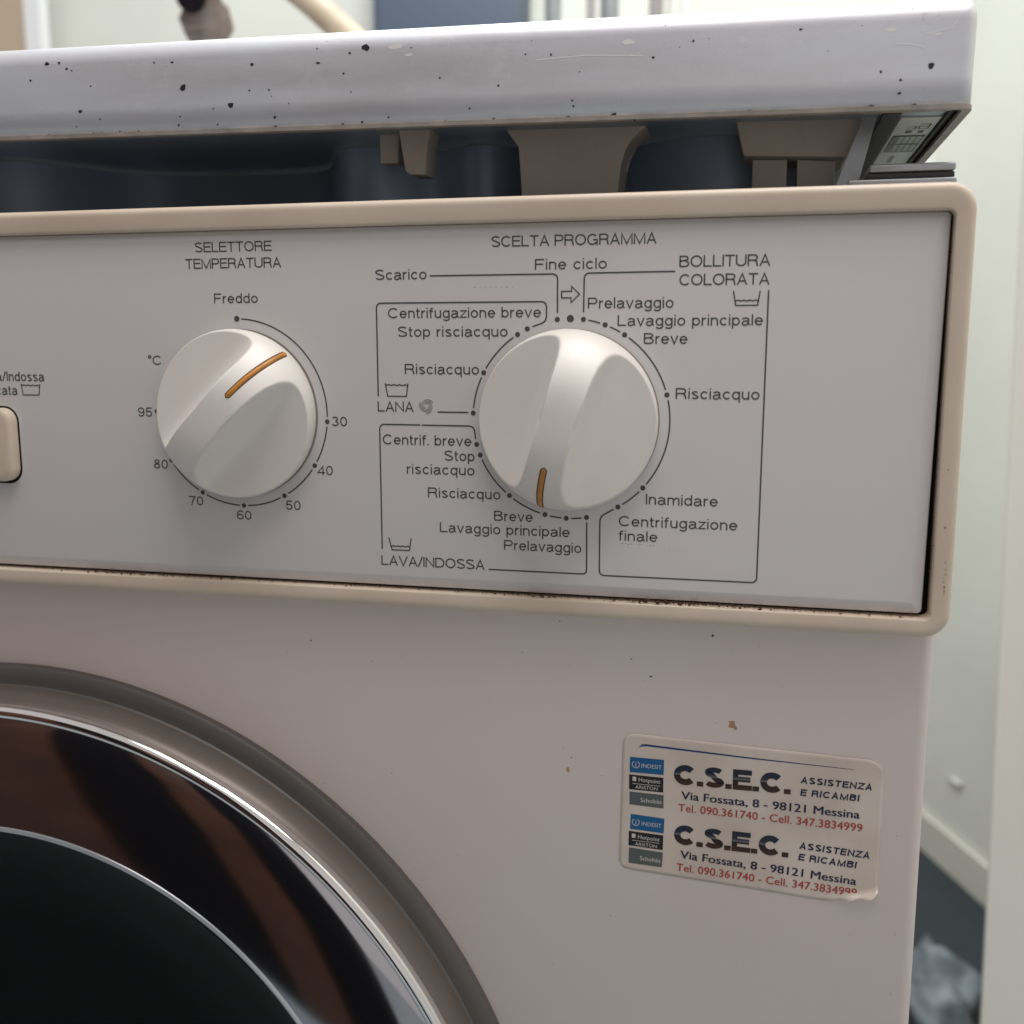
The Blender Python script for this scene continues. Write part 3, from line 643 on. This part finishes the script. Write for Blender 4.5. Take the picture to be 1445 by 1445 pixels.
# chips, scuffs and scratches on the lid's front face
chips = [(-117.0, 82.2, 1.2, 1.25), (-176.6, 73.4, 1.0, 1.25), (-223.6, 82.2, 0.64, 1.25), (-219.3, 82.3, 0.5, 1.25), (-216.6, 80.3, 0.44, 1.25), (-229.9, 77.4, 0.4, 1.25), (-212.5, 67.6, 0.6, 1.25), (-208.5, 74.9, 0.32, 1.25), (-160.7, 67.7, 0.8, 1.25), (-153.4, 79.0, 0.48, 1.25), (-154.5, 71.6, 0.32, 1.25), (-148.0, 71.5, 0.3, 1.25), (-146.4, 63.5, 0.48, 1.25), (-146.3, 60.9, 0.44, 1.25), (-178.5, 62.3, 0.4, 1.25), (-177.8, 64.8, 0.3, 1.25), (-132.0, 78.5, 0.52, 1.25), (-43.6, 60.8, 0.8, 1.25), (-55.1, 63.6, 0.32, 1.25), (-22.3, 79.4, 0.36, 1.25), (-55.5, 65.2, 0.3, 1.25), (39.3, 70.4, 0.8, 1.25), (26.9, 69.4, 0.4, 1.25), (31.9, 67.2, 0.4, 1.25), (5.8, 81.0, 0.4, 1.25), (-124.0, 75.2, 0.32, 1.25), (-179.8, 80.8, 0.32, 1.25), (-118.4, 61.4, 0.36, 1.25), (-110.2, 62.4, 0.32, 1.25), (-214.9, 79.8, 0.28, 1.25), (-165.3, 62.1, 0.28, 1.25), (-198.9, 61.0, 0.32, 1.25), (-205.7, 65.0, 0.3, 1.25), (-85.5, 64.1, 0.3, 1.25), (-94.4, 72.8, 0.3, 1.25), (-37.8, 59.3, 0.3, 1.25), (-69.2, 78.1, 0.26, 1.25), (31.8, 63.8, 0.4, 1.25), (47.5, 60.1, 0.4, 1.25), (35.8, 60.5, 0.6, 1.25)]
chips += [(random.uniform(-238, 46), random.uniform(60.5, 86), random.choice((.1, .12, .16, .2, .26, .34)), random.uniform(.8, 1.6)) for i in range(34)]
chips += [(random.uniform(-238, 46), 60.3 + abs(random.gauss(0, .35)), random.uniform(.15, .45), random.uniform(1, 2.5)) for i in range(46)]
def lid_zoff(x): return 0.0
def lid_face_y(x, z):
    t = max(0.0, z - (LZ1 - LB)); return LY0 + (LB - math.sqrt(max(0.1, LB * LB - t * t))) - 0.06
# marks were read off the tilted face; bring them back into the lid's own frame
def lid_marks(items):
    out = []
    for x, z, r, st in items:
        z2 = z - 0.0143 * (PIV.x - x) * 0 ; out.append((x, min(z2, LZ1 - 0.8), r, st))
    return out
on_lid(blobs('paint_chips', lid_marks(chips), lid_face_y, M['chip'], None))
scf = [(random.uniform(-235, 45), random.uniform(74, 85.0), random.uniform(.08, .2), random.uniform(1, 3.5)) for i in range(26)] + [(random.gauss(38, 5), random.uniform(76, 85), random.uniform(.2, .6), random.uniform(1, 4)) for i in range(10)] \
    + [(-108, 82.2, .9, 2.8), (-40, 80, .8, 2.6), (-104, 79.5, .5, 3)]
on_lid(blobs('pale_scuffs', lid_marks(scf), lambda x, z: lid_face_y(x, z) + 0.02, M['scuff_glint'], None, 7))

on_lid(ribbon('dent_glints', [[(30, 76.2), (34, 76.0), (37.5, 75.0)], [(38, 78.4), (42, 79.2), (44.4, 80.0)], [(44.4, 80.2), (45.1, 82.0)], [(-66, 76.5), (-52, 77.1), (-36, 76.3)]], 0.3, LY0 - 0.05, M['scuff_glint'], None))['kind'] = 'stuff'  # highlights of the dents, painted as white ribbons
# ---- specks, crumbs and stains
o = blobs('specks', [(-140, -96, .35, .8), (-58, -84.5, .2, 1), (-12, -81.2 - 5, .45, 1.3), (-36, -95, .22, 1.6), (-30, -100, .3, 1.5)] + [(random.uniform(-150, 46), random.uniform(-200, -86), random.uniform(.06, .17), random.uniform(.8, 1.6)) for i in range(46)], BY - 0.05, M['groove'], None); under(o)
st = mat('rusty_drip', (0.45, 0.27, 0.15), 0.6)
o = blobs('rust_stain', [(-5.6, -113, 1.15, 1), (-4.6, -114.2, .6, 1), (-55, -132, .8, .7), (-54, -128, .3, 1)], BY - 0.05, st, None); under(o)
V, F = [], []
def crumb(x, y, z, r):
    b = len(V)
    for sx_, sy_, sz_ in ((1, 0, 0), (-1, 0, 0), (0, 1, 0), (0, -1, 0), (0, 0, 1), (0, 0, -1)):
        q = r * random.uniform(.5, 1.3); V.append((x + sx_ * q * random.uniform(1, 2.2), y + sy_ * q, z + sz_ * q * 0.8))
    F.extend([(b, b + 2, b + 4), (b + 2, b + 1, b + 4), (b + 1, b + 3, b + 4), (b + 3, b, b + 4), (b + 2, b, b + 5), (b + 1, b + 2, b + 5), (b + 3, b + 1, b + 5), (b, b + 3, b + 5)])
for i in range(260):                            # crumbs of rust in the lower joint of the fascia
    x = random.choice((random.uniform(-240, 43), random.gauss(-40, 38), random.gauss(-195, 18)))
    if -245 < x < 43: crumb(x, random.uniform(-0.6, 0.8), -74.9 + random.uniform(-.25, .45), random.uniform(.1, .34))
for c0, n0 in ((-62, 26), (-28, 60), (-8, 42), (16, 18), (-206, 34), (-176, 16), (41, 14)):     # packed in clumps
    for i in range(n0):
        x = c0 + random.gauss(0, 6.5)
        if -245 < x < 45: crumb(x, random.uniform(-1.2, 0.4), -74.7 + random.uniform(-.3, .55) - abs(x - c0) * 0.02, random.uniform(.15, .42))
for i in range(90): crumb(46.1 - random.uniform(0, .5) , random.uniform(-0.8, 1.5), random.uniform(-74, 30), random.uniform(.08, .2))
for i in range(60): crumb(random.uniform(-30, 45.5), random.uniform(-1.6, -1.0), 33.6 + random.uniform(-.2, .25), random.uniform(.08, .2)) if True else None
o = obj('rust_crumbs', V, F, M['rust']); o['kind'] = 'stuff'; under(o)
o = blobs('frame_scuffs', [(49.3 + random.gauss(0, .25), -64 + random.gauss(0, 3), random.uniform(.08, .25), random.uniform(.4, 1)) for i in range(26)] + [(48.4, -34, .25, 1), (48.6, -49.5, .35, 1)], -2.04, mat('frame_scuff', (0.30, 0.21, 0.14), 0.6), None); under(o)

# ---- sticker with a lifted corner
def st_top(x): return -118.35 - 0.0285 * (x + 37) + (0.6 if x < -34 else 0) * 0
def st_bot(x):
    if x < 22: return -162.7 - (x + 38) * 0.052
    t = (x - 22) / 16; return -165.8 + 2.4 * t
NXS, NZS = 78, 40
V, F = [], []
for i in range(NXS + 1):
    x = -38.3 + 76.4 * i / NXS
    tz, bz = st_top(x), st_bot(x)
    for rr, xe, sg in ((3.2, -38.3, 1), (4.6, 38.1, -1)):
        d = abs(x - xe)
        if d < rr: q = rr - math.sqrt(rr * rr - (rr - d) ** 2); tz -= q; bz += q * (0.7 if sg > 0 else 0.4)
    for j in range(NZS + 1):
        t = j / NZS; z = bz + (tz - bz) * t
        xx = x + (0.55 * (t - 0.5) if x < 0 else 0) * (1 - i / NXS * 2 if i < NXS / 2 else 0)
        lift = 0.0
        e = (x - 21) / 17
        if e > 0:
            rad = max(0.0, min(1.0, (0.055 * min(1, e * 1.5) - t) / 0.055)); lift = 3.0 * rad ** 1.4 * (0.75 + 0.25 * math.sin(x * 1.1)); z += 0.9 * rad ** 2
        wr = 0.05 * math.sin(x * 0.7 + z * 1.3) * math.sin(z * .9)
        V.append((xx, BY - 0.14 - lift - max(0, wr) * 0.6, z))
for i in range(NXS):
    for j in range(NZS):
        a = i * (NZS + 1) + j; F.append((a, a + 1, a + NZS + 2, a + NZS + 1))
stk = obj('sticker', V, F, M['sticker'], None, True); under(stk)
stk.modifiers.new('thickness', 'SOLIDIFY').thickness = 0.0001; stk.modifiers['thickness'].offset = 0
tag(stk, 'worn service sticker with two rows of print and a lifted corner')
SY = BY - 0.26
def onst(o): return o
def quad(name, P, mm, y): return obj(name, [(x, y, z) for x, z in P], [(0, 1, 2, 3)], M[mm], stk)
for nm, P, mm in (('logo_block', [(-35.78, -125.9), (-25.42, -125.95), (-25.44, -130.8), (-35.82, -130.84)], 'lblue'), ('logo_block', [(-35.95, -131.6), (-25.5, -131.72), (-25.44, -136.45), (-35.91, -136.4)], 'lblack'),
                  ('logo_block', [(-35.78, -137.15), (-25.3, -137.28), (-25.26, -141.65), (-35.71, -141.31)], 'lgrey'), ('logo_block', [(-35.25, -144.4), (-24.9, -144.9), (-25.02, -149.7), (-35.38, -149.35)], 'lblue'),
                  ('logo_block', [(-35.74, -150.05), (-25.1, -150.4), (-25.2, -155.25), (-35.79, -154.8)], 'lblack'), ('logo_block', [(-35.6, -155.5), (-25.1, -156.05), (-25.35, -160.95), (-35.69, -160.6)], 'lgrey')):
    quad(nm, P, mm, SY)
o = ribbon('blue_rule', [[(-33.0, -122.5), (-32.1, -121.9), (-31.0, -121.75), (0, -123.0), (29.6, -123.75)]], [.15, .6, .62, .42, .1], SY, M['dblue'], stk)
SY2 = SY - 0.03
stk_text = [('C.S.E.C.', -22.45, -133.4, 34.52, 6.4, 0.3, 'chromeprint', .30, 0.0), ('ASSISTENZA', 14.80, -129.39, 20.14, 2.05, -0.82, 'navy', .10, .12), ('E RICAMBI', 14.85, -133.29, 16.64, 2.06, -0.4, 'navy', .10, .12),
            ('Via Fossata, 8 - 98121 Messina', -19.91, -137.97, 51.84, 2.5, -0.85, 'navy', .22, 0), ('Tel. 090.361740 - Cell. 347.3834999', -20.79, -141.97, 53.70, 2.42, -0.81, 'red', .09, 0),
            ('C.S.E.C.', -22.00, -152.75, 34.17, 6.4, -0.9, 'chromeprint', .30, 0.0), ('ASSISTENZA', 15.25, -150.08, 20.07, 2.13, -2.60, 'navy', .10, .12), ('E RICAMBI', 15.11, -153.70, 16.58, 2.13, -2.47, 'navy', .10, .12),
            ('Via Fossata, 8 - 98121 Messina', -19.81, -157.18, 51.82, 2.5, -2.8, 'navy', .22, 0), ('Tel. 090.361740 - Cell. 347.3834999', -20.88, -161.42, 53.19, 2.42, -2.05, 'red', .09, 0),
            ('INDESIT', -32.2, -129.0, 6.1, 1.25, -0.6, 'white', 0, 0), ('Hotpoint', -33.0, -133.6, 6.6, 1.3, -1.2, 'white', .05, 0), ('ARISTON', -34.0, -135.95, 6.8, 1.05, -.4, 'white', 0, 0), ('Scholtès', -32.3, -140.2, 6.35, 1.35, -.4, 'white', .08, 0),
            ('INDESIT', -31.8, -147.8, 6.0, 1.25, -1.6, 'white', 0, 0), ('Hotpoint', -32.9, -152.3, 6.7, 1.3, -2.0, 'white', .05, 0), ('ARISTON', -33.8, -154.6, 6.8, 1.05, -1.4, 'white', 0, 0), ('Scholtès', -32.2, -159.3, 6.4, 1.35, -1.6, 'white', .08, 0)]
for t, x, z, w, h, a, mm, wt, sh in stk_text:
    if t == 'C.S.E.C.': strokes(t, x, z, w, h, a, SY2, M[mm], stk, sw=0.30, track=0.03)
    elif t in ('ASSISTENZA', 'E RICAMBI'): strokes(t, x, z, w, h, a, SY2, M[mm], stk, sw=0.21, track=0.17, slant=0.10)
    else: letters(t, x, z, w, h, a, SY2, M[mm], stk, 0, sh, bold=wt)
for cx, cz in ((-33.95, -128.2), (-33.62, -146.95)):
    ribbon('logo_ring', [[(cx + 1.1 * math.cos(a * .2618), cz + 1.1 * math.sin(a * .2618)) for a in range(8, 29)], [(cx, cz + .75), (cx, cz - .8)]], .2, SY2, M['white'], stk)
for x0, x1, z in ((-34.9, -26.4, -134.4), (-34.7, -26.2, -153.0)): ribbon('logo_rule', [[(x0, z), (x1, z - .1)]], .15, SY2, M['white'], stk)
for x, z in ((-34.3, -132.9), (-34.2, -151.5)): quad('logo_mark', [(x - .6, z + .7), (x + .55, z + .68), (x + .55, z - .7), (x - .6, z - .68)], 'white', SY2)

# ------------------------------------------------------------------ unseen cabinet, added for the porthole's rim to mirror
cb = bpy.data.objects.new('mirrored_cabinet', None); C.objects.link(cb); cb.location = (-0.88, -0.85, FLOOR * S)
tag(cb, 'dark brown wooden cabinet with two black panels, added for the porthole rim to mirror', 'cabinet')
box('carcass', -700, 800, -300, 0, 0, 1250, M['wood'], cb)
for x, x1, mm in ((-690, -280, 'wood'), (-270, 140, 'wood'), (150, 400, 'dark'), (405, 555, 'wood'), (562, 795, 'dark')): box('door_panel', x, x1, 1, 18, 12, 1230, M[mm], cb, 3)  # black panels put in to darken bands of the rim's reflection
